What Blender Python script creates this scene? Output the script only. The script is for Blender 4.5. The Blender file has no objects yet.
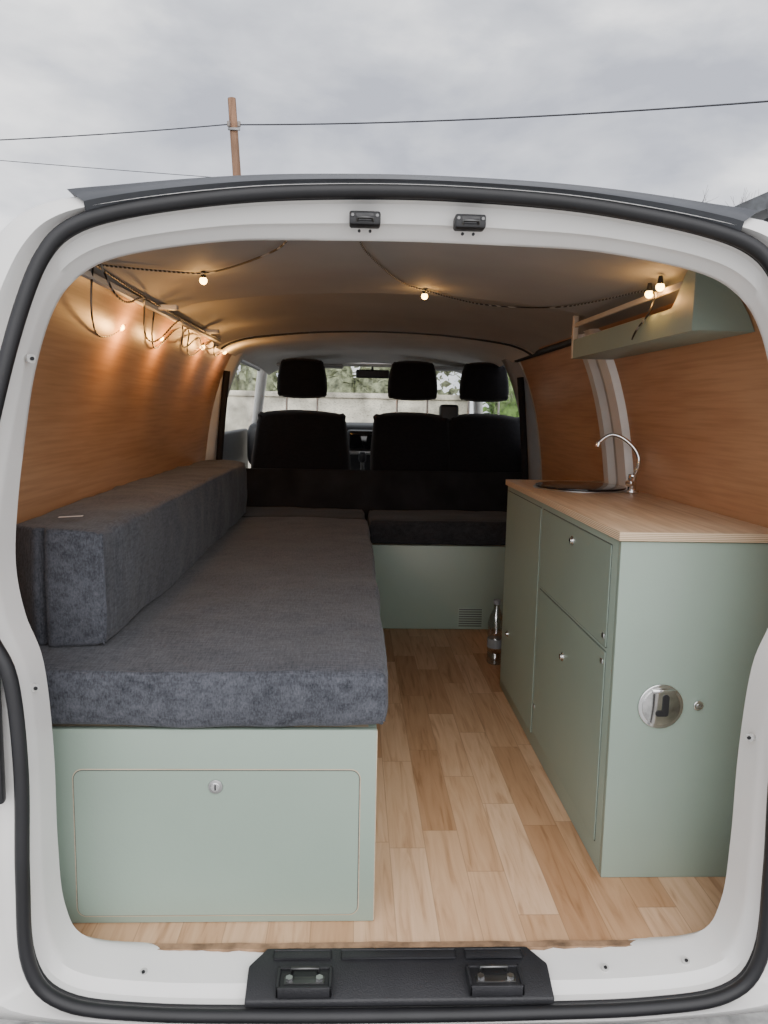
import bpy, bmesh, math, random
from mathutils import Vector, noise, Matrix
random.seed(4)
S=bpy.context.scene
COL=S.collection

# ------------------------------------------------------------ materials
def newmat(name):
    m=bpy.data.materials.new(name); m.use_nodes=True
    nt=m.node_tree; b=nt.nodes['Principled BSDF']
    return m,nt,b
def N(nt,t,**kw):
    n=nt.nodes.new(t)
    for k,v in kw.items(): setattr(n,k,v)
    return n
def ramp(nt,stops):
    r=N(nt,'ShaderNodeValToRGB')
    els=r.color_ramp.elements
    els[0].position=stops[0][0]; els[0].color=(*stops[0][1],1)
    els[1].position=stops[-1][0]; els[1].color=(*stops[-1][1],1)
    for p,c in stops[1:-1]:
        e=els.new(p); e.color=(*c,1)
    return r
def coords(nt,scale=(1,1,1),rot=(0,0,0)):
    tc=N(nt,'ShaderNodeTexCoord'); mp=N(nt,'ShaderNodeMapping')
    mp.inputs['Scale'].default_value=scale; mp.inputs['Rotation'].default_value=rot
    nt.links.new(tc.outputs['Object'],mp.inputs['Vector']); return mp
def simple(name,col,rough=.5,metal=0,var=.06,vscale=6,bump=0,bscale=60,spec=.5,stretch=(1,1,1)):
    m,nt,b=newmat(name)
    mp=coords(nt,stretch)
    n=N(nt,'ShaderNodeTexNoise'); n.inputs['Scale'].default_value=vscale; n.inputs['Detail'].default_value=5
    nt.links.new(mp.outputs[0],n.inputs['Vector'])
    lo=tuple(max(0,c*(1-var*2)) for c in col); hi=tuple(min(1,c*(1+var*2)) for c in col)
    r=ramp(nt,[(.25,lo),(.75,hi)])
    nt.links.new(n.outputs['Fac'],r.inputs[0]); nt.links.new(r.outputs[0],b.inputs['Base Color'])
    b.inputs['Roughness'].default_value=rough; b.inputs['Metallic'].default_value=metal
    b.inputs['Specular IOR Level'].default_value=spec
    if bump:
        n2=N(nt,'ShaderNodeTexNoise'); n2.inputs['Scale'].default_value=bscale; n2.inputs['Detail'].default_value=3
        nt.links.new(mp.outputs[0],n2.inputs['Vector'])
        bp=N(nt,'ShaderNodeBump'); bp.inputs['Strength'].default_value=bump; bp.inputs['Distance'].default_value=.004
        nt.links.new(n2.outputs['Fac'],bp.inputs['Height']); nt.links.new(bp.outputs[0],b.inputs['Normal'])
    return m
def wood(name,c1,c2,c3,stretch=(9,.7,9),scale=2.2,rough=.45,fine=.8,dist=.9):
    m,nt,b=newmat(name)
    mp=coords(nt,stretch)
    n=N(nt,'ShaderNodeTexNoise'); n.inputs['Scale'].default_value=scale; n.inputs['Detail'].default_value=5; n.inputs['Distortion'].default_value=dist
    nt.links.new(mp.outputs[0],n.inputs['Vector'])
    r=ramp(nt,[(.28,c1),(.5,c2),(.72,c3)])
    nt.links.new(n.outputs['Fac'],r.inputs[0])
    mp2=coords(nt,(1,14,60) if stretch[1]>2.5 else (60,2.2,60))
    f=N(nt,'ShaderNodeTexNoise'); f.inputs['Scale'].default_value=1.5; f.inputs['Detail'].default_value=5; nt.links.new(mp2.outputs[0],f.inputs['Vector'])
    fr=ramp(nt,[(.32,(.78,.74,.70)),(.58,(1,1,1))]); nt.links.new(f.outputs['Fac'],fr.inputs[0])
    mx=N(nt,'ShaderNodeMix',data_type='RGBA',blend_type='MULTIPLY'); mx.inputs['Factor'].default_value=fine
    nt.links.new(r.outputs[0],mx.inputs['A']); nt.links.new(fr.outputs[0],mx.inputs['B'])
    nt.links.new(mx.outputs['Result'],b.inputs['Base Color'])
    b.inputs['Roughness'].default_value=rough
    return m
def fabric(name,dark,light):
    m,nt,b=newmat(name)
    mp=coords(nt,(1,1,1))
    a=N(nt,'ShaderNodeTexNoise'); a.inputs['Scale'].default_value=190; a.inputs['Detail'].default_value=5; a.inputs['Roughness'].default_value=.7
    mp2=coords(nt,(330,34,150))
    s=N(nt,'ShaderNodeTexNoise'); s.inputs['Scale'].default_value=1; s.inputs['Detail'].default_value=3
    mp3=coords(nt,(34,330,40))
    s3=N(nt,'ShaderNodeTexNoise'); s3.inputs['Scale'].default_value=1; s3.inputs['Detail'].default_value=3
    big=N(nt,'ShaderNodeTexNoise'); big.inputs['Scale'].default_value=7; big.inputs['Detail'].default_value=3
    nt.links.new(mp.outputs[0],a.inputs['Vector']); nt.links.new(mp2.outputs[0],s.inputs['Vector']); nt.links.new(mp3.outputs[0],s3.inputs['Vector']); nt.links.new(mp.outputs[0],big.inputs['Vector'])
    bw=N(nt,'ShaderNodeMath',operation='MULTIPLY_ADD'); bw.inputs[1].default_value=.4; bw.inputs[2].default_value=.3; nt.links.new(big.outputs['Fac'],bw.inputs[0])
    ad=N(nt,'ShaderNodeMath',operation='ADD'); nt.links.new(a.outputs['Fac'],ad.inputs[0]); nt.links.new(s.outputs['Fac'],ad.inputs[1])
    ad2=N(nt,'ShaderNodeMath',operation='ADD'); nt.links.new(ad.outputs[0],ad2.inputs[0]); nt.links.new(s3.outputs['Fac'],ad2.inputs[1])
    ad3=N(nt,'ShaderNodeMath',operation='ADD'); nt.links.new(ad2.outputs[0],ad3.inputs[0]); nt.links.new(bw.outputs[0],ad3.inputs[1])
    dv=N(nt,'ShaderNodeMath',operation='MULTIPLY'); dv.inputs[1].default_value=.25; nt.links.new(ad3.outputs[0],dv.inputs[0])
    r=ramp(nt,[(.36,dark),(.66,light)])
    nt.links.new(dv.outputs[0],r.inputs[0]); nt.links.new(r.outputs[0],b.inputs['Base Color'])
    b.inputs['Roughness'].default_value=.95; b.inputs['Specular IOR Level'].default_value=.15
    b.inputs['Sheen Weight'].default_value=.1
    bp=N(nt,'ShaderNodeBump'); bp.inputs['Strength'].default_value=.5; bp.inputs['Distance'].default_value=.003
    nt.links.new(dv.outputs[0],bp.inputs['Height']); nt.links.new(bp.outputs[0],b.inputs['Normal'])
    return m
def floor_material():
    m,nt,b=newmat('oak_vinyl')
    tc=N(nt,'ShaderNodeTexCoord'); sp=N(nt,'ShaderNodeSeparateXYZ'); nt.links.new(tc.outputs['Object'],sp.inputs[0])
    def M(op,a,bb=None):
        n=N(nt,'ShaderNodeMath',operation=op)
        for i,v in enumerate((a,bb)):
            if v is None: continue
            if isinstance(v,(int,float)): n.inputs[i].default_value=v
            else: nt.links.new(v,n.inputs[i])
        return n.outputs[0]
    xr=M('DIVIDE',sp.outputs['X'],.094); row=M('FLOOR',xr); fx=M('FRACT',xr)
    wn=N(nt,'ShaderNodeTexWhiteNoise',noise_dimensions='1D'); nt.links.new(row,wn.inputs['W'])
    yo=M('ADD',M('DIVIDE',sp.outputs['Y'],.50),M('MULTIPLY',wn.outputs['Value'],7.3))
    colm=M('FLOOR',yo); fy=M('FRACT',yo)
    cb=N(nt,'ShaderNodeCombineXYZ'); nt.links.new(row,cb.inputs[0]); nt.links.new(colm,cb.inputs[1])
    w2=N(nt,'ShaderNodeTexWhiteNoise',noise_dimensions='3D'); nt.links.new(cb.outputs[0],w2.inputs['Vector'])
    r=ramp(nt,[(0,(.43,.245,.13)),(.3,(.51,.31,.175)),(.6,(.585,.375,.225)),(1,(.67,.455,.295))])
    nt.links.new(w2.outputs['Value'],r.inputs[0])
    mp=N(nt,'ShaderNodeMapping'); mp.inputs['Scale'].default_value=(34,2.6,1)
    off=N(nt,'ShaderNodeVectorMath',operation='ADD'); nt.links.new(tc.outputs['Object'],off.inputs[0])
    sc=N(nt,'ShaderNodeVectorMath',operation='SCALE'); sc.inputs['Scale'].default_value=3; nt.links.new(w2.outputs['Color'],sc.inputs[0]); nt.links.new(sc.outputs[0],off.inputs[1])
    nt.links.new(off.outputs[0],mp.inputs['Vector'])
    g=N(nt,'ShaderNodeTexNoise'); g.inputs['Scale'].default_value=1.3; g.inputs['Detail'].default_value=8; g.inputs['Distortion'].default_value=1.2; nt.links.new(mp.outputs[0],g.inputs['Vector'])
    gr=ramp(nt,[(.28,(.60,.52,.44)),(.44,(.88,.84,.80)),(.62,(1,1,1))]); nt.links.new(g.outputs['Fac'],gr.inputs[0])
    mx=N(nt,'ShaderNodeMix',data_type='RGBA',blend_type='MULTIPLY'); mx.inputs['Factor'].default_value=.9
    nt.links.new(r.outputs[0],mx.inputs['A']); nt.links.new(gr.outputs[0],mx.inputs['B'])
    ex=M('LESS_THAN',M('MINIMUM',fx,M('SUBTRACT',1,fx)),.012)
    ey=M('LESS_THAN',M('MINIMUM',fy,M('SUBTRACT',1,fy)),.003)
    e=M('MULTIPLY',M('MAXIMUM',ex,ey),.4)
    mx2=N(nt,'ShaderNodeMix',data_type='RGBA'); nt.links.new(e,mx2.inputs['Factor'])
    nt.links.new(mx.outputs['Result'],mx2.inputs['A']); mx2.inputs['B'].default_value=(.2,.11,.05,1)
    nt.links.new(mx2.outputs['Result'],b.inputs['Base Color'])
    b.inputs['Roughness'].default_value=.5
    b.inputs['Specular IOR Level'].default_value=.3
    return m

M_white=simple('white_paint',(.80,.785,.765),.28,var=.02)
M_whitein=simple('white_primer_metal',(.56,.55,.53),.5,var=.05)
M_rubber=simple('black_rubber',(.012,.012,.014),.5,var=.2)
M_blackpl=simple('black_plastic',(.018,.018,.021),.5,var=.15,bump=.3,bscale=300)
M_grey=simple('grey_trim',(.27,.27,.27),.6,var=.05)
M_cabtrim=simple('cab_headliner_fabric',(.62,.61,.59),.9,var=.04)
M_roofgrey=simple('roof_trim_grey',(.045,.048,.055),.38,var=.12,vscale=8)
M_ceil=simple('ceiling_lining',(.31,.30,.29),.7,var=.05,vscale=3,bump=.12,bscale=250)
M_ply=wood('varnished_plywood',(.43,.225,.11),(.50,.275,.145),(.57,.335,.19),stretch=(3.5,.8,3.5),scale=1.4,rough=.4,fine=.8,dist=.4)
M_top=wood('birch_worktop',(.60,.42,.27),(.70,.52,.355),(.78,.61,.44),stretch=(12,1.2,12),scale=2)
def ply_edge():
    m,nt,b=newmat('ply_edge')
    mp=coords(nt,(1,1,1)); w=N(nt,'ShaderNodeTexWave',bands_direction='Z'); w.inputs['Scale'].default_value=75; w.inputs['Distortion'].default_value=.3
    nt.links.new(mp.outputs[0],w.inputs['Vector'])
    r=ramp(nt,[(.2,(.40,.27,.16)),(.7,(.74,.58,.41))]); nt.links.new(w.outputs['Fac'],r.inputs[0]); nt.links.new(r.outputs[0],b.inputs['Base Color'])
    b.inputs['Roughness'].default_value=.6; return m
M_edge=ply_edge()
M_rawply=wood('raw_ply_edge',(.45,.36,.26),(.52,.42,.31),(.6,.5,.38),stretch=(3,3,3))
M_sage=simple('sage_paint',(.270,.340,.285),.42,var=.03,vscale=2.5,bump=.06,bscale=120)
M_fab=fabric('charcoal_chenille',(.015,.017,.022),(.122,.126,.146))
M_fabdark=fabric('dark_cushion_fabric',(.010,.011,.013),(.045,.046,.052))
M_seat=fabric('black_seat_cloth',(.004,.004,.006),(.014,.014,.017))
M_black=simple('black_board',(.012,.012,.014),.8,var=.3,spec=.2)
M_chrome=simple('chrome',(.75,.75,.75),.12,metal=1,var=.02)
M_steel=simple('brushed_steel',(.5,.5,.5),.35,metal=1,var=.1)
M_dsteel=simple('dark_zinc_steel',(.16,.16,.16),.4,metal=1,var=.2)
M_cable=simple('black_cable',(.03,.03,.035),.6)
M_glossblk=simple('black_glass_lid',(.01,.01,.012),.06,var=.1)
M_floor=floor_material()
M_gap=simple('dark_gap',(.09,.10,.09),.8,var=.1)
M_strip=simple('light_timber',(.62,.53,.42),.6,var=.05)
def glassm(name,tint,alpha,rough=.02):
    m=bpy.data.materials.new(name); m.use_nodes=True; nt=m.node_tree; nt.nodes.clear()
    o=N(nt,'ShaderNodeOutputMaterial'); mx=N(nt,'ShaderNodeMixShader'); t=N(nt,'ShaderNodeBsdfTransparent'); g=N(nt,'ShaderNodeBsdfGlossy')
    t.inputs[0].default_value=(*tint,1); g.inputs['Roughness'].default_value=rough
    n=N(nt,'ShaderNodeTexNoise'); n.inputs['Scale'].default_value=60
    tc=N(nt,'ShaderNodeTexCoord'); nt.links.new(tc.outputs['Object'],n.inputs['Vector'])
    r=ramp(nt,[(.5,(alpha,)*3),(.68,(alpha+.3,)*3)]); nt.links.new(n.outputs['Fac'],r.inputs[0])
    nt.links.new(r.outputs[0],mx.inputs[0]); nt.links.new(t.outputs[0],mx.inputs[1]); nt.links.new(g.outputs[0],mx.inputs[2]); nt.links.new(mx.outputs[0],o.inputs[0])
    return m
M_glass=glassm('rainy_windscreen_glass',(.92,.95,.93),.05)
M_bottle=glassm('clear_plastic',(.80,.83,.85),.2,.1)
def emis(name,col,s):
    m,nt,b=newmat(name); b.inputs['Emission Color'].default_value=(*col,1); b.inputs['Emission Strength'].default_value=s
    b.inputs['Base Color'].default_value=(*col,1); return m
M_bulb=emis('warm_bulb',(1,.62,.18),18)
def wire_mat():
    m,nt,b=newmat('twisted_black_white_wire')
    mp=coords(nt,(1,1,1)); w=N(nt,'ShaderNodeTexWave',bands_direction='DIAGONAL'); w.inputs['Scale'].default_value=28
    nt.links.new(mp.outputs[0],w.inputs['Vector']); r=ramp(nt,[(.5,(.008,.008,.01)),(.8,(.3,.3,.3))])
    nt.links.new(w.outputs['Fac'],r.inputs[0]); nt.links.new(r.outputs[0],b.inputs['Base Color']); return m
M_wire=wire_mat()

# ------------------------------------------------------------ helpers
def empty(name,loc=(0,0,0)):
    e=bpy.data.objects.new(name,None); e.empty_display_size=.1; COL.objects.link(e); return e
def obj(name,bm,mat,parent=None,smooth=True,angle=35):
    me=bpy.data.meshes.new(name); bmesh.ops.recalc_face_normals(bm,faces=bm.faces); bm.to_mesh(me); bm.free()
    mats=mat if isinstance(mat,(list,tuple)) else [mat]
    for m in mats: me.materials.append(m)
    if smooth:
        for p in me.polygons: p.use_smooth=True
        try: me.set_sharp_from_angle(angle=math.radians(angle))
        except Exception: pass
    o=bpy.data.objects.new(name,me); COL.objects.link(o)
    if parent: o.parent=parent
    return o
def box(name,x0,x1,y0,y1,z0,z1,mat,parent=None,bevel=.002,seg=2,smooth=True):
    bm=bmesh.new(); bmesh.ops.create_cube(bm,size=1)
    for v in bm.verts: v.co=Vector((x0+(v.co.x+.5)*(x1-x0),y0+(v.co.y+.5)*(y1-y0),z0+(v.co.z+.5)*(z1-z0)))
    if bevel: bmesh.ops.bevel(bm,geom=bm.edges[:],offset=bevel,segments=seg,affect='EDGES',profile=.5)
    return obj(name,bm,mat,parent,smooth)
def tube(name,pts,r,mat,parent=None,cyclic=False,smooth=True,res=4,radii=None):
    c=bpy.data.curves.new(name,'CURVE'); c.dimensions='3D'; c.bevel_depth=r; c.bevel_resolution=res; c.use_fill_caps=True
    if smooth:
        s=c.splines.new('NURBS'); s.points.add(len(pts)-1)
        for i,p in enumerate(pts): s.points[i].co=(*p,1)
        s.order_u=3; s.use_endpoint_u=True; s.resolution_u=8
    else:
        s=c.splines.new('POLY'); s.points.add(len(pts)-1)
        for i,p in enumerate(pts): s.points[i].co=(*p,1)
    if radii:
        for i,q in enumerate(radii): s.points[i].radius=q
    s.use_cyclic_u=cyclic
    c.materials.append(mat)
    o=bpy.data.objects.new(name,c); COL.objects.link(o)
    if parent: o.parent=parent
    return o
def cyl(name,c,axis,r,h,mat,parent=None,seg=40,r2=None,bevel=0):
    bm=bmesh.new(); bmesh.ops.create_cone(bm,cap_ends=True,segments=seg,radius1=r,radius2=r if r2 is None else r2,depth=h)
    if bevel:
        ed=[e for e in bm.edges if len(e.link_faces)==2 and any(len(f.verts)>4 for f in e.link_faces)]
        bmesh.ops.bevel(bm,geom=ed,offset=bevel,segments=3,affect='EDGES',profile=.5)
    q=Vector((0,0,1)).rotation_difference(Vector(axis).normalized()).to_matrix().to_4x4()
    bmesh.ops.transform(bm,matrix=Matrix.Translation(Vector(c))@q,verts=bm.verts)
    return obj(name,bm,mat,parent)
def axis_vals(h,r,n):
    inner=h-r
    a=[-h]+[-h+r*(1-math.cos(t*math.pi/2/4)) for t in (1,2,3)]+[-inner]
    mid=[-inner+2*inner*i/n for i in range(1,n)]
    b=[-v for v in reversed(a)]
    return a+mid+b
def cushion(name,x0,x1,y0,y1,z0,z1,mat,parent=None,r=.03,step=.03,bulge=.01,wr=.004,freq=7,seed=0,taper=None,stretch=(1,1,1)):
    c=Vector(((x0+x1)/2,(y0+y1)/2,(z0+z1)/2)); h=Vector(((x1-x0)/2,(y1-y0)/2,(z1-z0)/2))
    r=min(r,min(h)*.95)
    A=[axis_vals(h[i],r,max(2,int(2*(h[i]-r)/step))) for i in range(3)]
    bm=bmesh.new()
    def face(ax,sgn):
        u,v=[i for i in range(3) if i!=ax]
        g={}
        for i,a in enumerate(A[u]):
            for j,b in enumerate(A[v]):
                p=[0,0,0]; p[ax]=sgn*h[ax]; p[u]=a; p[v]=b
                g[i,j]=bm.verts.new(p)
        for i in range(len(A[u])-1):
            for j in range(len(A[v])-1):
                bm.faces.new((g[i,j],g[i+1,j],g[i+1,j+1],g[i,j+1]))
    for ax in range(3):
        face(ax,1); face(ax,-1)
    bmesh.ops.remove_doubles(bm,verts=bm.verts,dist=1e-6)
    for v in bm.verts:
        p=v.co.copy(); q=Vector([max(-(h[i]-r),min(h[i]-r,p[i])) for i in range(3)]); d=p-q
        n=d.normalized() if d.length>1e-9 else Vector((0,0,1))
        if d.length>1e-9: p=q+n*r
        w=1
        for i in range(3):
            if abs(n[i])<.5: w*=max(0,1-(p[i]/h[i])**2)
        p+=n*bulge*w
        sp=Vector((p.x*stretch[0],p.y*stretch[1],p.z*stretch[2]))
        p+=n*wr*(noise.noise(sp*freq+Vector((seed,seed*2.1,0)))+.5*noise.noise(sp*freq*2.7+Vector((seed,0,3))))
        if taper: p=taper(p,h)
        v.co=p+c
    return obj(name,bm,mat,parent,angle=180)
def rrect(name,plane,cu,cv,w,h,r,d0,d1,mat,parent=None,bev=.0015):
    """rounded rectangular panel; plane 'xz' extruded along y, 'yz' extruded along x"""
    pts=[]
    for (sx,sy,a0) in ((1,1,0),(-1,1,90),(-1,-1,180),(1,-1,270)):
        for k in range(7):
            a=math.radians(a0+15*k); pts.append((cu+sx*(w/2-r)+r*math.cos(a),cv+sy*(h/2-r)+r*math.sin(a)))
    bm=bmesh.new()
    f3=(lambda u,v,d:(u,d,v)) if plane=='xz' else (lambda u,v,d:(d,u,v))
    A=[bm.verts.new(f3(u,v,d0)) for u,v in pts]; B=[bm.verts.new(f3(u,v,d1)) for u,v in pts]
    bm.faces.new(A); fb=bm.faces.new(B)
    for i in range(len(pts)):
        j=(i+1)%len(pts); bm.faces.new((A[i],A[j],B[j],B[i]))
    return obj(name,bm,mat,parent)

# ------------------------------------------------------------ profiles
INN=[(0,1.455),(.20,1.452),(.36,1.445),(.54,1.415),(.625,1.375),(.675,1.31),(.712,1.20),(.735,1.08),(.755,.95),(.764,.83),(.750,.73),(.718,.63),(.705,.45),(.704,.25),(.694,.11),(.650,.035),(.50,.008),(.25,.002),(0,0)]
GAS=[(0,1.524),(.20,1.518),(.35,1.504),(.51,1.477),(.605,1.446),(.655,1.395),(.695,1.30),(.735,1.16),(.77,1.0),(.783,.84),(.765,.73),(.728,.64),(.716,.46),(.722,.25),(.717,.07),(.655,-.010),(.50,-.036),(.25,-.044),(0,-.046)]
OUT=[(0,1.548),(.2,1.544),(.35,1.535),(.52,1.518),(.66,1.500),(.74,1.455),(.80,1.37),(.87,1.22),(.92,1.05),(.96,.87),(.975,.75),(.98,.63),(.98,.45),(.98,.25),(.97,.08),(.95,-.03),(.5,-.08),(.25,-.08),(0,-.08)]
WAL=[(0,1.536),(.2,1.532),(.35,1.523),(.52,1.506),(.66,1.483),(.755,1.44),(.80,1.37),(.85,1.24),(.89,1.08),(.92,.88),(.93,.75),(.935,.63),(.935,.45),(.935,.25),(.935,.08),(.93,-.005),(.5,-.005),(.25,-.005),(0,-.005)]
K=6
def dense(P,lo=0,hi=18,sx=1):
    out=[]
    for i in range(lo,hi):
        def g(j):
            if j<0: return Vector((-P[-j][0],P[-j][1]))
            if j>18: return Vector((-P[36-j][0],P[36-j][1]))
            return Vector(P[j])
        p0,p1,p2,p3=g(i-1),g(i),g(i+1),g(i+2)
        if P is WAL and i in (14,15,13,16): 
            p0=p1-(p2-p1); p3=p2+(p2-p1)
        for k in range(K):
            t=k/K
            out.append(.5*((2*p1)+(-p0+p2)*t+(2*p0-5*p1+4*p2-p3)*t*t+(-p0+3*p1-3*p2+p3)*t**3))
    out.append(Vector(P[hi]))
    return [Vector((p.x*sx,p.y)) for p in out]
def full(P):
    r=dense(P); l=[Vector((-p.x,p.y)) for p in r]
    return r+l[-2:0:-1]
def lerp(A,B,t): return [a.lerp(b,t) for a,b in zip(A,B)]
def loft(name,rings,mat,parent=None,closed=True,angle=50):
    bm=bmesh.new(); R=[]
    for pts,y in rings:
        yy=y if callable(y) else (lambda p,y=y:y)
        R.append([bm.verts.new((p.x,yy(p),p.y)) for p in pts])
    n=len(R[0])
    for a,b in zip(R,R[1:]):
        for i in range(n if closed else n-1):
            j=(i+1)%n
            try: bm.faces.new((a[i],a[j],b[j],b[i]))
            except ValueError: pass
    return obj(name,bm,mat,parent,angle=angle)
fI,fG,fO,fW=full(INN),full(GAS),full(OUT),full(WAL)
gy=lambda p:-.122+.042*max(0,min(1,(p.y-.8)/.7))   # gasket plane leans forward towards the roof

# ------------------------------------------------------------ van body
van=empty('van_body')
loft('rear_door_frame',[(fG,gy),(lerp(fG,fI,.12),lambda p:gy(p)+.004),(lerp(fG,fI,.2),lambda p:gy(p)+.03),(lerp(fG,fI,.66),lambda p:gy(p)+.045),(lerp(fG,fI,.74),lambda p:gy(p)+.062),(lerp(fG,fI,.95),-.010),(fI,0.0),(lerp(fI,fW,.06),.012),(lerp(fI,fW,.5),.03),(fW,.05)],M_white,van,angle=40)
loft('outer_shell',[(fG,gy),(lerp(fG,fO,.10),lambda p:gy(p)+.02),(lerp(fG,fO,.2),lambda p:gy(p)+.022),(lerp(fG,fO,.32),lambda p:gy(p)-.015),(lerp(fG,fO,.7),lambda p:gy(p)-.005),(lerp(fG,fO,.93),-.05),(fO,.03),(fO,2.9)],M_white,van,angle=60)
gp=[(p.x,gy(p)-.004,p.y) for p in fG]
tube('rubber_gasket',gp,.0135,M_rubber,van,cyclic=True,smooth=False)
tube('gasket_lip',[(p.x,gy(p)+.012,p.y) for p in lerp(fG,fI,.1)],.005,M_rubber,van,cyclic=True,smooth=False)
# dark drip-rail trim above the opening
bm=bmesh.new()
idx=[i for i in range(4*K-1)]
g4=[fG[i] for i in idx]; o4=[fO[i] for i in idx]
g4=[Vector((-p.x,p.y)) for p in g4[::-1]]+g4[1:]; o4=[Vector((-p.x,p.y)) for p in o4[::-1]]+o4[1:]
secs=[]
for a,b in zip(g4,o4):
    f=max(0,1-(abs(a.x)/.60)**6)
    secs.append([bm.verts.new(q) for q in ((a.x,-.088,a.y+.006),(a.x,-.102,a.lerp(b,.5).y+.002),(b.x*.99,-.085,b.y+.003*f),(b.x,-.02,b.y+.006*f),(b.x,.06,b.y+.005*f),(b.x,.06,b.y-.01))])
for a,b in zip(secs,secs[1:]):
    for i in range(5): bm.faces.new((a[i],a[i+1],b[i+1],b[i]))
obj('roof_edge_trim',bm,M_roofgrey,van,angle=60)
for sx in (-1,1):
    n_='a' if sx<0 else 'b'
    bm=bmesh.new()
    pr=[(.33,1.532),(.37,1.553),(.57,1.536),(.64,1.505)]
    F=[bm.verts.new((sx*a,.0,b)) for a,b in pr]; G=[bm.verts.new((sx*a,.12,b)) for a,b in pr]
    bm.faces.new(F); bm.faces.new(G)
    for i in range(4): bm.faces.new((F[i],F[(i+1)%4],G[(i+1)%4],G[i]))
    bmesh.ops.bevel(bm,geom=bm.edges[:],offset=.003,segments=2,affect='EDGES',profile=.5)
    obj('roof_rail_foot_'+n_,bm,M_roofgrey,van)
    tube('roof_rail_'+n_,[(sx*.62,.1,1.522),(sx*.62,.3,1.545),(sx*.62,2.6,1.550)],.012,M_roofgrey,van)
# rear sill plate with strikers
sill=empty('sill_plate')
bm=bmesh.new()
prof=[(-.308,-.122),(-.308,-.055),(-.275,-.004),(.275,-.004),(.308,-.055),(.308,-.122)]
A=[bm.verts.new((x,y,-.03)) for x,y in prof]; B=[bm.verts.new((x,y,.010 if y>-.1 else -.016)) for x,y in prof]
bm.faces.new(A); bm.faces.new(B)
for i in range(6): bm.faces.new((A[i],A[(i+1)%6],B[(i+1)%6],B[i]))
bmesh.ops.bevel(bm,geom=bm.edges[:],offset=.004,segments=2,affect='EDGES',profile=.5)
obj('plate',bm,M_blackpl,sill)
for k,x in enumerate((-.192,.192)):
    for j,(a,b,c,d) in enumerate(((-.055,.055,-.066,-.060),(-.055,.055,-.122,-.116),(-.055,-.049,-.122,-.06),(.049,.055,-.122,-.06))):
        box('well_rim_%d_%d'%(k,j),x+a,x+b,c,d,-.01,.012,M_blackpl,sill,.002)
    box('well_%d'%k,x-.05,x+.05,-.117,-.064,-.012,.0085,M_rubber,sill,.002)
    tube('striker_loop_%d'%k,[(x-.026,-.074,.006),(x-.026,-.078,.020),(x+.026,-.078,.020),(x+.026,-.074,.006)],.0032,M_dsteel,sill,smooth=False)
    box('striker_base_%d'%k,x-.040,x+.040,-.108,-.088,.007,.0105,M_dsteel,sill,.001)
    for s in (-1,1): cyl('bolt_%d_%d'%(k,s+1),(x+s*.030,-.098,.0135),(0,0,1),.0075,.007,M_steel,sill,seg=6)
for k,(x,w) in enumerate(((-.20,.06),(0,.12),(.20,.06))):
    box('tread_%d'%k,x-w,x+w,-.040,-.015,.010,.012,M_blackpl,sill,.003)
# top catches
for k,x in enumerate((-.095,.095)):
    e=empty('door_catch' if k==0 else 'door_catch.001')
    zc=1.480
    box('housing',x-.028,x+.028,-.070,-.035,zc-.012,zc+.012,M_rubber,e,.004)
    box('slot',x-.016,x+.016,-.0712,-.069,zc-.006,zc+.008,M_glossblk,e,.001)
    tube('loop',[(x-.014,-.070,zc-.006),(x-.014,-.077,zc-.001),(x+.014,-.077,zc-.001),(x+.014,-.070,zc-.006)],.0022,M_dsteel,e,smooth=False)
    for s in (-1,1): cyl('screw_%d'%(s+1),(x+s*.022,-.0705,zc+.004),(0,1,0),.0028,.003,M_dsteel,e,seg=12)
    for s in (-1,1): cyl('hole_%d'%(s+1),(x+s*.010,-.036,zc-.016),(0,1,0),.0028,.004,M_rubber,e,seg=12)
# frame plugs / screws
for k,(x,y,z) in enumerate([(-.714,-.06,.60),(-.52,-.055,-.004),(.43,-.055,-.004),(.700,-.05,.50),(-.70,-.05,1.22),(.60,-.055,.010)]):
    side=abs(x)>.65
    cyl('frame_plug_%d'%k,(x,y,z),(math.copysign(1,-x),-.9,0) if side else (0,-.3,1),.008,.008,M_whitein,van,seg=20)
    cyl('plug_hole_%d'%k,(x-(math.copysign(.0045,x) if side else 0),y-.0035,z+(0 if side else .004)),(math.copysign(1,-x),-.9,0) if side else (0,-.3,1),.0035,.004,M_rubber,van,seg=12)
# bumper
bump=empty('rear_bumper')
cushion('step_pad',-.93,.93,-.34,-.135,-.17,-.064,M_blackpl,bump,r=.03,wr=0,bulge=0,step=.2)
cushion('bumper_body',-.99,.99,-.36,-.05,-.45,-.15,M_white,bump,r=.06,wr=0,bulge=0,step=.2)
M_lens=simple('tail_light_lens',(.03,.02,.022),.15); M_amb=simple('amber_lens',(.35,.12,.03),.15)
for s in (-1,1):
    tl=empty('tail_light' if s<0 else 'tail_light.001')
    a,b=sorted((s*.835,s*.955))
    cushion('lens',a,b,-.165,-.05,.36,.80,M_lens,tl,r=.02,wr=0,bulge=.004)
    cushion('indicator',a+.012,b-.012,-.169,-.15,.66,.74,M_amb,tl,r=.008,wr=0,bulge=.002)
    h=empty('door_hinge' if s<0 else 'door_hinge.001')
    for j,z in enumerate((.25,1.1)):
        a,b=sorted((s*.83,s*.90)); box('leaf_%d'%j,a,b,-.15,-.11,z,z+.07,M_white,h,.006)
        cyl('pin_%d'%j,(s*.90,-.15,z+.035),(0,0,1),.012,.085,M_white,h)
ck=empty('door_check_strap')
box('recess',-.82,-.748,-.135,-.115,.40,.66,M_rubber,ck,.006); box('strap',-.795,-.765,-.15,-.12,.46,.58,M_blackpl,ck,.006)

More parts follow.
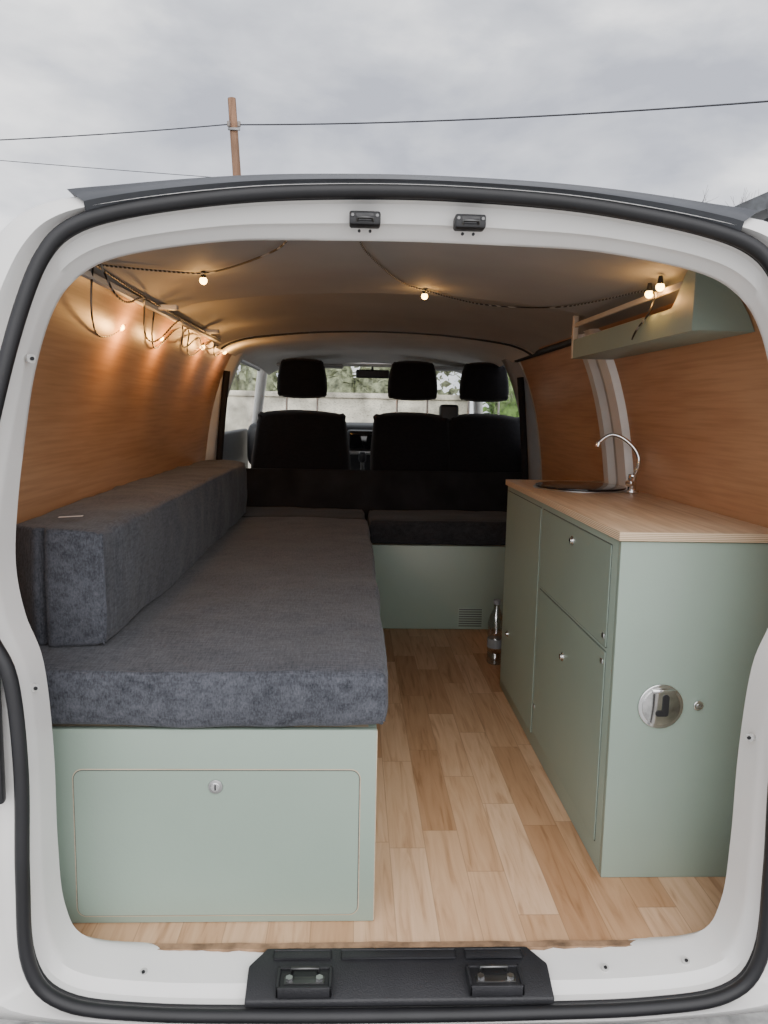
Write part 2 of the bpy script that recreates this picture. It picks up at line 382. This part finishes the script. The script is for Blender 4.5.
# ------------------------------------------------------------ interior shell
box('floor',-.93,.93,0.010,2.83,-.03,.006,M_floor,None,.001)
bm=bmesh.new(); n=120; a=[];b=[];c=[]
for i in range(n+1):
    x=-.67+1.34*i/n
    e=-.003-.009*abs(noise.noise(Vector((x*9,1,0))))-.004*noise.noise(Vector((x*40,2,0)))
    a.append(bm.verts.new((x,e,.0080+.0015*noise.noise(Vector((x*20,5,0)))))); b.append(bm.verts.new((x,.013+.004*noise.noise(Vector((x*13,8,0))),.0088))); c.append(bm.verts.new((x,e,-.002)))
for i in range(n):
    bm.faces.new((a[i],a[i+1],b[i+1],b[i])); bm.faces.new((a[i],a[i+1],c[i+1],c[i]))
obj('floor_edge_paper',bm,simple('brown_paper',(.27,.165,.095),.9,var=.3,vscale=30),bpy.data.objects['floor'])
def strip(name,lo,hi,sx,y0,y1,mat,inset=0,parent=None,dz=0,ny=2):
    P=[Vector((sx*(p.x-inset),p.y+dz)) for p in dense(WAL,lo,hi)]
    return loft(name,[(P,y0+(y1-y0)*i/(ny-1)) for i in range(ny)],mat,parent,closed=False,angle=80)
wl=strip('wall_left',5,15,-1,.05,2.9,M_whitein)
wr=strip('wall_right',5,15,1,.05,2.9,M_whitein)
r=[p for p in dense(WAL,0,5)]; l=[Vector((-p.x,p.y)) for p in r]
cr=l[::-1]+r[1:]
def ceil_ring(dz): return [Vector((p.x,p.y+dz)) for p in cr]
rings=[(ceil_ring(0),.05),(ceil_ring(0),1.17),(ceil_ring(-.003),1.18),(ceil_ring(-.003),1.20),(ceil_ring(0),1.21),(ceil_ring(0),2.08),(ceil_ring(-.03),2.18)]
loft('ceiling',rings,M_ceil,None,closed=False,angle=60)
tube('roof_bow_seam',[(p.x*.97,2.185,p.y-.032) for p in cr],.005,M_rubber,van,smooth=False)
sc=lambda f,dz:[Vector((p.x*f,p.y+dz)) for p in cr]
loft('cab_headliner',[(ceil_ring(-.03),2.185),(sc(.99,-.03),2.9),(sc(.93,-.055),3.5),(sc(.9,-.085),3.75)],M_cabtrim,van,closed=False)
def plypanel(name,sx,y0,y1,lo,hi,parent):
    P=[Vector((sx*(p.x-.012),p.y)) for p in dense(WAL,lo,hi)]; Q=[Vector((sx*(p.x-.002),p.y)) for p in dense(WAL,lo,hi)]
    bm=bmesh.new()
    rows=[[bm.verts.new((p.x,y,p.y)) for p in P] for y in (y0,y1)]; rq=[[bm.verts.new((p.x,y,p.y)) for p in Q] for y in (y0,y1)]
    n=len(P)
    for i in range(n-1):
        bm.faces.new((rows[0][i],rows[0][i+1],rows[1][i+1],rows[1][i])); bm.faces.new((rows[0][i],rows[0][i+1],rq[0][i+1],rq[0][i])); bm.faces.new((rows[1][i],rows[1][i+1],rq[1][i+1],rq[1][i]))
    for i in (0,n-1): bm.faces.new((rows[0][i],rows[1][i],rq[1][i],rq[0][i]))
    return obj(name,bm,M_ply,parent,angle=60)
plypanel('ply_lining',-1,.06,2.72,5,13,wl)
plypanel('ply_lining_near',1,.06,1.23,5,13,wr)
plypanel('ply_lining_door',1,1.56,2.62,5,13,wr)
box('cable_rail',-.745,-.727,.30,2.7,1.432,1.448,M_whitein,wl,.003)
for k,y in enumerate((1.0,1.75)):
    box('rail_bracket_%d'%k,-.745,-.67,y,y+.03,1.44,1.455,M_whitein,wl,.003)
for k,(y0,y1,mm) in enumerate(((1.25,1.36,M_white),(1.45,1.53,M_whitein))):
    P=[Vector((p.x-.03,p.y)) for p in dense(WAL,5,12)]; 
    loft('door_pillar_%d'%k,[([q+Vector((.028,0)) for q in P],y0),(P,y0+.012),(P,y1-.012),([q+Vector((.028,0)) for q in P],y1)],mm,wr,closed=False,angle=60)
tube('door_track',[(.755,1.56,1.425),(.755,2.65,1.42)],.014,M_blackpl,wr)
for s in (-1,1):
    P=[Vector((s*(p.x-.05),p.y)) for p in dense(WAL,5,15)]; Q=[Vector((s*p.x,p.y)) for p in dense(WAL,5,15)]
    loft('b_pillar_%s'%('l' if s<0 else 'r'),[(Q,2.70),(P,2.74),(P,2.88),(Q,2.93)],M_grey if s>0 else M_whitein,van,closed=False,angle=60)
    tube('seat_belt_%s'%('l' if s<0 else 'r'),[(s*.79,2.70,1.33),(s*.825,2.69,1.0),(s*.85,2.68,.6)],.018,M_black,van)

# ------------------------------------------------------------ cab
cab=empty('cab_interior')
for s in (-1,1):
    nm='l' if s<0 else 'r'
    a,b=sorted((s*.92,s*.97)); box('door_card_'+nm,a,b,2.9,4.5,-.1,.98,M_blackpl,cab,.02,3)
    tube('door_window_rail_'+nm,[(s*.79,2.9,1.42),(s*.77,3.4,1.42),(s*.74,3.72,1.40)],.022,M_grey,cab)
    tube('a_pillar_'+nm,[(s*.71,3.68,1.42),(s*.78,4.05,1.22),(s*.86,4.5,1.0)],.035,M_white,cab)
    bm=bmesh.new(); v=[bm.verts.new(p) for p in ((s*.93,2.9,.98),(s*.92,4.45,.98),(s*.76,3.7,1.42),(s*.80,2.9,1.44))]; bm.faces.new(v)
    obj('window_%d'%(2 if s<0 else 3),bm,M_glass,None)
bm=bmesh.new(); nx=12
R0=[bm.verts.new((-.72+1.44*i/nx,3.72+.05*(1-((i/nx-.5)*2)**2),1.425+.02*(1-((i/nx-.5)*2)**2))) for i in range(nx+1)]
R1=[bm.verts.new((-.86+1.72*i/nx,4.5+.15*(1-((i/nx-.5)*2)**2),1.0)) for i in range(nx+1)]
for i in range(nx): bm.faces.new((R0[i],R0[i+1],R1[i+1],R1[i]))
obj('window_1',bm,M_glass,None)
tube('windscreen_header',[(-.74,3.72,1.43),(-.4,3.76,1.445),(0,3.78,1.45),(.4,3.76,1.445),(.74,3.72,1.43)],.022,M_cabtrim,cab)
dash=empty('dashboard')
cushion('dash_top',-.86,.86,3.95,4.55,.72,1.035,M_blackpl,dash,r=.07,wr=0,bulge=.01,step=.1)
cushion('centre_stack',-.16,.12,3.86,4.1,.3,1.0,M_blackpl,dash,r=.03,wr=0,bulge=0,step=.1)
box('infotainment_screen',-.135,.095,3.845,3.87,.87,.995,M_glossblk,dash,.006)
box('stack_trim',-.14,.10,3.85,3.87,.83,.855,M_steel,dash,.004)
gl=empty('gear_lever')
tube('lever',[(-.04,3.55,.5),(-.05,3.5,.8)],.012,M_steel,gl)
cushion('knob',-.075,-.025,3.47,3.53,.80,.87,M_blackpl,gl,r=.02,wr=0,bulge=0)
cushion('gaiter',-.10,.02,3.5,3.62,.45,.62,M_blackpl,gl,r=.04,wr=0,bulge=0)
sw=empty('steering_wheel')
ring=[]; 
for i in range(32):
    a=2*math.pi*i/32; ring.append((-.415+.19*math.cos(a),3.68+.09*math.sin(a),.93+.17*math.sin(a)))
tube('rim',ring,.014,M_blackpl,sw,cyclic=True)
cushion('hub',-.48,-.35,3.66,3.74,.87,.98,M_blackpl,sw,r=.03,wr=0,bulge=0)
for a in (-1,0,1): tube('spoke_%d'%(a+1),[(-.415,3.70,.93),(-.415+.17*a,3.68-(.08 if a==0 else 0),.93-(.16 if a==0 else 0))],.012,M_blackpl,sw,smooth=False)
mir=empty('rearview_mirror')
cushion('mirror_head',-.10,.12,3.60,3.63,1.345,1.40,M_blackpl,mir,r=.013,wr=0,bulge=0)
tube('stem',[(.01,3.63,1.37),(.01,3.72,1.42)],.008,M_blackpl,mir)
for k,(a,b) in enumerate(((-.60,-.18),(.18,.62))):
    cushion('sun_visor' if k==0 else 'sun_visor.001',a,b,3.42,3.60,1.400,1.422,M_grey,None,r=.012,wr=0,bulge=0)
box('bulkhead',-.92,.92,2.845,2.87,0,.80,M_black,None,.004)

# seats
def seat(name,x0,x1,heads,parent=None):
    e=empty(name); y=3.02
    def tp(p,h):
        f=(p.z+h.z)/(2*h.z); p.x*=1-.10*f*f; p.y+=.0+(.5-f)*.14*-1; return p
    n=len(heads); w=(x1-x0)/n
    for i in range(n):
        a=x0+i*w; b=a+w
        cushion('backrest_%d'%(i+1),a+ (0.0 if n==1 else -.004*(-1)**i),b,y-.06,y+.07,.45,1.11,M_seat,e,r=.055,wr=.004,bulge=.02,step=.05,taper=tp if n==1 else (lambda p,h:Vector((p.x,p.y+((p.z+h.z)/(2*h.z)-.5)*.14,p.z))))
        cushion('seat_pad_%d'%(i+1),a,b,y+.03,y+.52,.34,.50,M_seat,e,r=.06,wr=.004,bulge=.015,step=.06)
    box('seat_base',x0+.03,x1-.03,y,y+.48,0,.35,M_blackpl,e,.01)
    for i,hx in enumerate(heads):
        def th(p,h): 
            f=(p.z+h.z)/(2*h.z); p.x*=1-.16*f; return p
        cushion('headrest_%d'%(i+1),hx-.145,hx+.145,y+.02,y+.12,1.21,1.42,M_seat,e,r=.045,wr=.002,bulge=.012,step=.04,taper=th)
        for s in (-1,1): tube('post_%d_%d'%(i,s+1),[(hx+s*.09,y+.065,1.08),(hx+s*.09,y+.07,1.25)],.006,M_steel,e,smooth=False)
    if n==2: cushion('belt_guide',.40,.51,y+.03,y+.13,1.08,1.18,M_blackpl,e,r=.02,wr=0,bulge=0)
seat('driver_seat',-.695,-.135,[-.415])
seat('passenger_bench_seat',.015,.890,[.235,.66])

# ------------------------------------------------------------ bed platform
bed=empty('bed_bench')
XB=-.050; YB=.082; HB=.455
box('front_panel',-.885,XB,YB,YB+.018,.008,HB,M_sage,bed,.0015)
box('side_panel',XB-.018,XB,YB+.018,2.40,.008,HB,M_sage,bed,.0015)
box('side_panel_edge',XB-.004,XB+.0015,YB+.0006,YB+.012,.01,HB-.002,M_rawply,bed,.0005)
box('platform_top',-.885,XB,YB+.018,2.40,.441,HB-.001,M_rawply,bed,.001)
hx,hz=-.392,.195
rrect('hatch_cut','xz',hx,hz,.618,.343,.022,YB-.0006,YB+.005,M_rawply,bed)
rrect('hatch_gap','xz',hx,hz,.6138,.3388,.020,YB-.0010,YB+.005,M_gap,bed)
rrect('hatch_door','xz',hx,hz,.610,.335,.018,YB-.0025,YB+.005,M_sage,bed)
LX=-.396;LZ=.328
cyl('lock_ring',(LX,YB-.004,LZ),(0,1,0),.0155,.004,M_steel,bed,bevel=.001)
cyl('lock_core',(LX,YB-.006,LZ),(0,1,0),.010,.005,M_chrome,bed,bevel=.001)
box('key_slot',LX-.0015,LX+.0015,YB-.0095,YB-.007,LZ-.006,LZ+.006,M_black,bed,0)
cushion('mattress',-.90,-.028,.072,2.41,.462,.586,M_fab,None,r=.028,wr=.008,bulge=.007,step=.022,freq=4,seed=3)
def bt_(p,h):
    if p.y<-h.y+.3:
        X=p.x+h.x
        k=max(0,min(1,(-h.y+.3-p.y)/.3))
        if X<.105: p.y+=(.105-X)*.95*k
        p.y+=.030*math.exp(-((X-.105)/.008)**2)*max(0,1-(p.y+h.y)/.05)
    return p
cushion('bolster_cushion',-.912,-.662,.215,2.50,.590,.862,M_fab,None,r=.028,wr=.009,bulge=.010,step=.011,freq=4.5,seed=9,taper=bt_)
bm=bmesh.new(); 
V=[bm.verts.new(p) for p in ((-.80,.315,.8745),(-.75,.335,.8755),(-.752,.350,.876),(-.802,.330,.875))]; bm.faces.new(V)
obj('care_label',bm,simple('label_white',(.7,.7,.7),.8),bpy.data.objects['bolster_cushion'])
rb=empty('storage_bed_box')
box('front_panel',XB,.925,2.402,2.42,.008,.45,M_sage,rb,.0015)
box('lid',-.9,.925,2.42,2.84,.435,.449,M_rawply,rb,.001)
for i in range(8):
    box('vent_slot_%d'%i,.455,.575,2.398,2.403,.024+i*.0125,.030+i*.0125,M_gap,rb,0)
box('vent_frame',.45,.58,2.399,2.4015,.018,.122,M_sage,rb,.001)
cushion('seat_cushion',-.020,.915,2.39,2.835,.456,.580,M_fabdark,None,r=.03,wr=.006,bulge=.008,step=.04,seed=5)
cushion('seat_cushion.001',-.90,-.045,2.425,2.835,.456,.584,M_fabdark,None,r=.03,wr=.006,bulge=.008,step=.04,seed=7)

# ------------------------------------------------------------ kitchen cabinet
kc=empty('kitchen_cabinet')
X0=.516
box('end_panel',X0,.918,.240,.258,.007,.848,M_sage,kc,.0015)
box('carcass',X0,.918,.258,1.57,.007,.848,M_sage,kc,.0015)
box('worktop',X0-.008,.918,.232,1.58,.850,.872,[M_top],kc,.0015)
wt=bpy.data.objects['worktop']; wt.data.materials.append(M_edge)
for p in wt.data.polygons:
    if abs(p.normal.z)<.5: p.material_index=1
def kdoor(n,y0,y1,z0,z1):
    rrect('door_gap_%d'%n,'yz',(y0+y1)/2,(z0+z1)/2,y1-y0+.006,z1-z0+.006,.005,X0-.0006,X0+.004,M_gap,kc)
    rrect('door_%d'%n,'yz',(y0+y1)/2,(z0+z1)/2,y1-y0,z1-z0,.003,X0-.003,X0+.004,M_sage,kc)
kdoor(1,1.00,1.55,.05,.828); kdoor(2,.30,.975,.575,.828); kdoor(3,.30,.975,.07,.562)
def knob(n,y,z):
    cyl('knob_ring_%d'%n,(X0-.004,y,z),(1,0,0),.014,.004,M_chrome,kc,bevel=.001); cyl('knob_%d'%n,(X0-.008,y,z),(1,0,0),.009,.008,M_chrome,kc,bevel=.002)
knob(1,.62,.785); knob(2,.66,.433); knob(3,1.44,.27)
for n,(y,z) in enumerate(((.312,.60),(.312,.535),(.96,.16))): box('hinge_%d'%n,X0-.006,X0-.002,y-.004,y+.014,z-.006,z+.006,M_steel,kc,.001)
fc=empty('flush_inlet_cover')
FX=.634;FZ=.450
cyl('bezel',(FX,.237,FZ),(0,1,0),.055,.006,M_chrome,fc,seg=64,bevel=.002)
cyl('dish',(FX,.2335,FZ),(0,1,0),.046,.004,simple('mirror_steel',(.6,.6,.58),.08,metal=1,var=.35,vscale=14),fc,seg=64,bevel=.001)
rrect('dark_reflection','xz',FX+.010,FZ+.005,.016,.052,.008,.2295,.232,M_rubber,fc)  # upright of a black L painted on as a dark reflection in the dish
rrect('dark_reflection_foot','xz',FX+.002,FZ-.016,.030,.014,.006,.2294,.232,M_rubber,fc)  # foot of the same painted-on reflection
box('hinge_bar',FX-.025,FX+.035,.228,.234,FZ+.034,FZ+.044,M_chrome,fc,.003)
kn=empty('round_lock'); cyl('ring',(.726,.237,.452),(0,1,0),.012,.006,M_chrome,kn,bevel=.002); cyl('core',(.726,.233,.452),(0,1,0),.005,.003,M_steel,kn)
sk=empty('sink')
cyl('rim',(.715,1.25,.8745),(0,0,1),.168,.005,M_steel,sk,seg=64,bevel=.002)
cyl('glass_lid',(.715,1.25,.8805),(0,0,1),.160,.007,M_glossblk,sk,seg=64,bevel=.002)
tp=empty('tap')
cyl('base',(.850,1.10,.878),(0,0,1),.024,.012,M_chrome,tp,bevel=.003)
cyl('body',(.850,1.10,.909),(0,0,1),.014,.06,M_chrome,tp,bevel=.003)
tube('spout',[(.850,1.10,.92),(.878,1.11,.97),(.868,1.12,1.02),(.82,1.14,1.066),(.775,1.16,1.075),(.748,1.17,1.04)],.0065,M_chrome,tp)
cyl('nozzle',(.748,1.17,1.036),(.2,0,1),.009,.02,M_chrome,tp,bevel=.002)
tube('lever_arm',[(.850,1.10,.93),(.825,1.05,.915)],.006,M_chrome,tp,smooth=False)
cyl('lever_knob',(.822,1.045,.913),(1,1,0),.012,.022,M_chrome,tp,bevel=.003)

# water bottle
bt=empty('water_bottle')
bm=bmesh.new(); prof=[(.0,0),(.03,0),(.037,.006),(.037,.05),(.034,.055),(.037,.06),(.037,.12),(.034,.125),(.037,.13),(.037,.19),(.03,.22),(.014,.255),(.0135,.275)]
seg=28; rows=[]; bx=.548; by=1.86
for r_,z_ in prof: rows.append([bm.verts.new((bx+max(r_,.0005)*math.cos(2*math.pi*i/seg),by+max(r_,.0005)*math.sin(2*math.pi*i/seg),.008+z_)) for i in range(seg)])
for a,b in zip(rows,rows[1:]):
    for i in range(seg): bm.faces.new((a[i],a[(i+1)%seg],b[(i+1)%seg],b[i]))
obj('bottle',bm,M_bottle,bt)
cyl('cap',(bx,by,.293),(0,0,1),.016,.02,simple('cap_grey',(.2,.21,.23),.4),bt)
cyl('label',(bx,by,.105),(0,0,1),.0375,.04,simple('paper_label',(.2,.21,.22),.6),bt)

# ------------------------------------------------------------ overhead shelf
sh=empty('overhead_shelf')
sx=.655; zb=1.333
bm=bmesh.new()
up=[]; n=40; ya,yb=.26,1.24
for i in range(n+1):
    y=ya+(yb-ya)*i/n
    t=max(0,min(1,(y-ya-.03)/.10)); s=t*t*(3-2*t)
    up.append((y,1.478*(1-s)+1.396*s))
fA=[];
for X in (sx,sx+.012):
    lo=[bm.verts.new((X,y,zb)) for y,_ in up]; hi=[bm.verts.new((X,y,z)) for y,z in up]
    for i in range(n): bm.faces.new((lo[i],lo[i+1],hi[i+1],hi[i]))
    fA.append((lo,hi))
for i in range(n):
    bm.faces.new((fA[0][0][i],fA[0][0][i+1],fA[1][0][i+1],fA[1][0][i])); bm.faces.new((fA[0][1][i],fA[0][1][i+1],fA[1][1][i+1],fA[1][1][i]))
for i in (0,n): bm.faces.new((fA[0][0][i],fA[0][1][i],fA[1][1][i],fA[1][0][i]))
obj('front_lip',bm,M_sage,sh)
def endp(name,y):
    bm=bmesh.new(); pr=[(sx+.012,zb+.001),(.802,zb+.001),(.785,1.37),(.745,1.435),(.70,1.462),(sx+.012,1.475)]
    A=[bm.verts.new((a,y,b)) for a,b in pr]; B=[bm.verts.new((a,y+.012,b)) for a,b in pr]
    bm.faces.new(A); bm.faces.new(B)
    for i in range(6): bm.faces.new((A[i],A[(i+1)%6],B[(i+1)%6],B[i]))
    obj(name,bm,M_sage,sh)
endp('end_near',ya); 
box('shelf_base',sx+.012,.802,ya+.012,yb,zb,zb+.012,M_sage,sh,.001)
box('far_post',sx-.002,sx+.016,yb-.018,yb,zb,1.48,M_strip,sh,.001)
box('rail_0',sx+.001,sx+.010,ya+.08,yb,1.440,1.454,M_strip,sh,.001)
box('rail_1',.735,.745,ya+.05,yb,1.405,1.425,M_whitein,sh,.001)
tube('stay_rod',[(.73,ya+.06,1.40),(.69,yb-.05,1.40)],.005,M_strip,sh,smooth=False)

# ------------------------------------------------------------ string lights
sl=empty('string_lights')
def crv(name,pts): tube(name,pts,.0026,M_wire,sl)
crv('wire_1',[(-.24,.10,1.526),(-.25,.34,1.522),(-.36,.52,1.511),(-.51,.68,1.497),(-.58,.62,1.490),(-.66,.5,1.476),(-.715,.36,1.460)])
crv('wire_2',[(-.715,.36,1.462),(-.735,.40,1.43),(-.77,.50,1.36),(-.81,.66,1.32),(-.805,.78,1.335),(-.788,.85,1.375),(-.77,.92,1.42),(-.735,1.0,1.455),(-.77,1.08,1.38),(-.795,1.20,1.32),(-.785,1.32,1.37),(-.76,1.42,1.43),(-.74,1.55,1.445),(-.785,1.66,1.35),(-.785,1.8,1.345),(-.765,1.93,1.40),(-.735,2.05,1.445),(-.775,2.2,1.36),(-.755,2.42,1.42),(-.73,2.6,1.45)])
crv('wire_3',[(-.715,.36,1.462),(-.722,.62,1.455),(-.722,1.0,1.448),(-.722,1.5,1.442),(-.722,2.1,1.445)])
crv('wire_5',[(-.70,.36,1.468),(-.705,.44,1.42),(-.715,.60,1.40),(-.71,.74,1.44),(-.72,.82,1.45),(-.77,.98,1.35),(-.765,1.12,1.34),(-.72,1.25,1.44),(-.735,1.4,1.44),(-.78,1.55,1.34),(-.74,1.75,1.44),(-.77,1.9,1.36),(-.74,2.2,1.43)])
crv('wire_4',[(-.11,.08,1.526),(-.11,.34,1.526),(-.06,.60,1.528),(.03,.95,1.529),(.127,1.07,1.526),(.25,1.22,1.522),(.35,1.29,1.516),(.48,1.24,1.504),(.588,1.12,1.493),(.62,.92,1.483),(.64,.75,1.476),(.645,.6,1.468),(.65,.47,1.455),(.648,.5,1.40),(.646,.60,1.365),(.648,.62,1.345)])
BULBS=[(-.795,.83,1.365),(-.790,1.28,1.375),(-.770,1.93,1.395),(-.757,2.42,1.410),(-.525,.68,1.480),(.115,1.07,1.510),(.642,.50,1.448),(.642,.43,1.455)]
bm=bmesh.new()
for b in BULBS:
    bmesh.ops.create_uvsphere(bm,u_segments=16,v_segments=10,radius=.0105,matrix=Matrix.Translation(b))
obj('bulbs',bm,M_bulb,sl)
bm=bmesh.new()
for b in BULBS:
    bmesh.ops.create_cone(bm,cap_ends=True,segments=14,radius1=.008,radius2=.005,depth=.02,matrix=Matrix.Translation((b[0],b[1],b[2]+.017)))
obj('sockets',bm,M_rubber,sl)
for i,b in enumerate(BULBS):
    L=bpy.data.lights.new('bulb_glow_%d'%i,'POINT'); L.energy=1.5 if i<4 else .28; L.color=(1,.50,.15); L.shadow_soft_size=.012
    o=bpy.data.objects.new('bulb_glow_%d'%i,L); COL.objects.link(o); o.parent=sl
    o.location=(b[0]+(.045 if i<4 else 0),b[1]-.01,b[2]-(.035 if i<4 else .03))

# ------------------------------------------------------------ outside world
GZ=-.62
def plane(name,x0,x1,y0,y1,z,mat):
    bm=bmesh.new(); v=[bm.verts.new(p) for p in ((x0,y0,z),(x1,y0,z),(x1,y1,z),(x0,y1,z))]; bm.faces.new(v); return obj(name,bm,mat)
M_ground=simple('wet_gravel',(.38,.375,.36),.6,var=.3,vscale=14,bump=.5,bscale=40)
plane('ground',-40,40,-30,60,GZ,M_ground)
M_stone=simple('stone_wall',(.58,.53,.44),.9,var=.3,vscale=3,bump=.8,bscale=6)
gw=empty('garden_wall')
box('wall_run',-9,2.1,13.2,13.5,GZ,1.35,M_stone,gw,.03)
box('coping',-9,2.1,13.15,13.55,1.35,1.45,M_stone,gw,.02)
def foliage(name,x0,x1,y0,y1,z0,z1,n,col):
    m=simple(name+'_leaves',col,.7,var=.45,vscale=9)
    bm=bmesh.new()
    for i in range(n):
        p=Vector((random.uniform(x0,x1),random.uniform(y0,y1),random.uniform(z0,z1)))
        s=random.uniform(.06,.16); q=Matrix.Rotation(random.uniform(0,6.28),4,Vector((random.random()-.5,random.random()-.5,random.random()-.5)).normalized())
        vs=[bm.verts.new(p+(q@Vector(c))*s) for c in ((-1,0,0),(0,-.6,.1),(1,0,0),(0,.6,.1))]; bm.faces.new(vs)
    for k in range(int((x1-x0-1)/.8)+1):
        bmesh.ops.create_icosphere(bm,subdivisions=2,radius=.5,matrix=Matrix.Translation((x0+.5+.8*k,(y0+y1)/2,z0+(z1-z0)*.4))@Matrix.Scale((z1-z0)*.9,4,(0,0,1)))
    obj(name,bm,m,smooth=False)
foliage('hedge',2.3,4.6,11.5,13,GZ,2.9,3400,(.13,.22,.05))
foliage('hedge.001',-9,2.2,14,15.6,GZ,3.0,5200,(.30,.32,.20))
# utility pole and cables
up_=empty('utility_pole')
py=17.6; lean=-.065; pz=(GZ+8.25)/2; px=-3.0; pcx=px-lean*(7.5-pz)
cyl('pole',(pcx,py,pz),(lean,0,1),.115,8.25-GZ,simple('weathered_timber',(.20,.11,.065),.8,var=.3,vscale=3,stretch=(4,4,.4)),up_,seg=20,r2=.095)
box('bracket',px-.12,px+.16,py-.15,py-.1,7.50,7.56,M_dsteel,up_,.01)
M_porc=simple('porcelain',(.2,.17,.15),.3)
for k,s in enumerate((-.1,.14)): cyl('insulator_%d'%k,(px+s,py-.15,7.63),(0,0,1),.038,.12,M_porc,up_,bevel=.012)
pl=empty('power_line')
def cat(name,a,b,sag,r):
    a,b=Vector(a),Vector(b); pts=[]
    for i in range(25):
        t=i/24; p=a.lerp(b,t); p.z-=sag*4*t*(1-t); pts.append(p)
    tube(name,pts,r,M_cable,pl,smooth=False)
cat('cable_1',(px+.16,py-.15,7.62),(13.0,9.0,6.22),.25,.016)
cat('cable_2',(px-.1,py-.15,7.62),(-14,17.6,6.85),.12,.014)
cat('cable_3',(-18,19.8,7.85),(10,24,7.9),.2,.010)
cat('cable_4',(3,16,5.60),(22,16,6.3),.2,.010)
def twig(bm,p,d,L,r,dep):
    q=p+d*L
    bmesh.ops.create_cone(bm,cap_ends=False,segments=5,radius1=r,radius2=r*.6,depth=L,matrix=Matrix.Translation((p+q)/2)@Vector((0,0,1)).rotation_difference(d).to_matrix().to_4x4())
    if dep==0: return
    for i in range(4):
        nd=(d+Vector((random.uniform(-.9,.9),random.uniform(-.9,.9),random.uniform(-.1,.7)))).normalized()
        twig(bm,p.lerp(q,random.uniform(.5,1)),nd,L*.64,r*.5,dep-1)
bm=bmesh.new(); twig(bm,Vector((6.0,16.5,GZ)),Vector((0,0,1)),3.15,.12,5)
obj('bare_tree',bm,simple('bark',(.13,.11,.10),.9))
hs=empty('neighbour_house')
box('house_wall',5.15,11,8.8,14,GZ,3.64,simple('render_wall',(.5,.48,.45),.9),hs,.02)
bm=bmesh.new()
f=[(4.70,3.80),(8.1,5.35),(11.4,3.80),(11.4,3.60),(8.1,5.1),(4.70,3.60)]
F=[bm.verts.new((a,8.45,b)) for a,b in f]; G=[bm.verts.new((a,14.4,b)) for a,b in f]
bm.faces.new(F); bm.faces.new(G)
for i in range(6): bm.faces.new((F[i],F[(i+1)%6],G[(i+1)%6],G[i]))
obj('slate_roof',bm,simple('slate',(.05,.055,.062),.6,var=.3,vscale=10),hs,smooth=False)

# ------------------------------------------------------------ sky
w=bpy.data.worlds.new('overcast_sky'); S.world=w; w.use_nodes=True; nt=w.node_tree; bg=nt.nodes['Background']
tc=N(nt,'ShaderNodeTexCoord'); mp=N(nt,'ShaderNodeMapping'); mp.inputs['Scale'].default_value=(1,1,2.1); mp.inputs['Location'].default_value=(.35,0,.1)
nt.links.new(tc.outputs['Generated'],mp.inputs['Vector'])
n=N(nt,'ShaderNodeTexNoise'); n.inputs['Scale'].default_value=3.8; n.inputs['Detail'].default_value=6; n.inputs['Roughness'].default_value=.5; n.inputs['Distortion'].default_value=.15
nt.links.new(mp.outputs[0],n.inputs['Vector'])
r=ramp(nt,[(.35,(.40,.42,.49)),(.47,(.60,.62,.68)),(.60,(1.0,1.0,1.02))])
nt.links.new(n.outputs['Fac'],r.inputs[0]); nt.links.new(r.outputs[0],bg.inputs['Color']); bg.inputs['Strength'].default_value=1.95
soft_fill=bpy.data.lights.new('soft_fill','SUN'); soft_fill.energy=3.0; soft_fill.angle=math.radians(80); soft_fill.color=(1,.98,.95)  # wide soft fill from behind the camera, added to brighten the van interior
so=bpy.data.objects.new('soft_fill',soft_fill); COL.objects.link(so); so.rotation_euler=(math.radians(62),0,math.radians(6))

# ------------------------------------------------------------ camera
cd=bpy.data.cameras.new('camera'); co=bpy.data.objects.new('camera',cd); COL.objects.link(co)
R=Matrix.Rotation(math.radians(-2.38),4,'Z')@Matrix.Rotation(math.radians(82.45),4,'X')@Matrix.Rotation(math.radians(1.15),4,'Z')
co.matrix_world=Matrix.Translation((-.11,-1.5,1.14))@R
cd.sensor_width=36; cd.lens=27.04; cd.clip_start=.02; cd.clip_end=300
S.camera=co
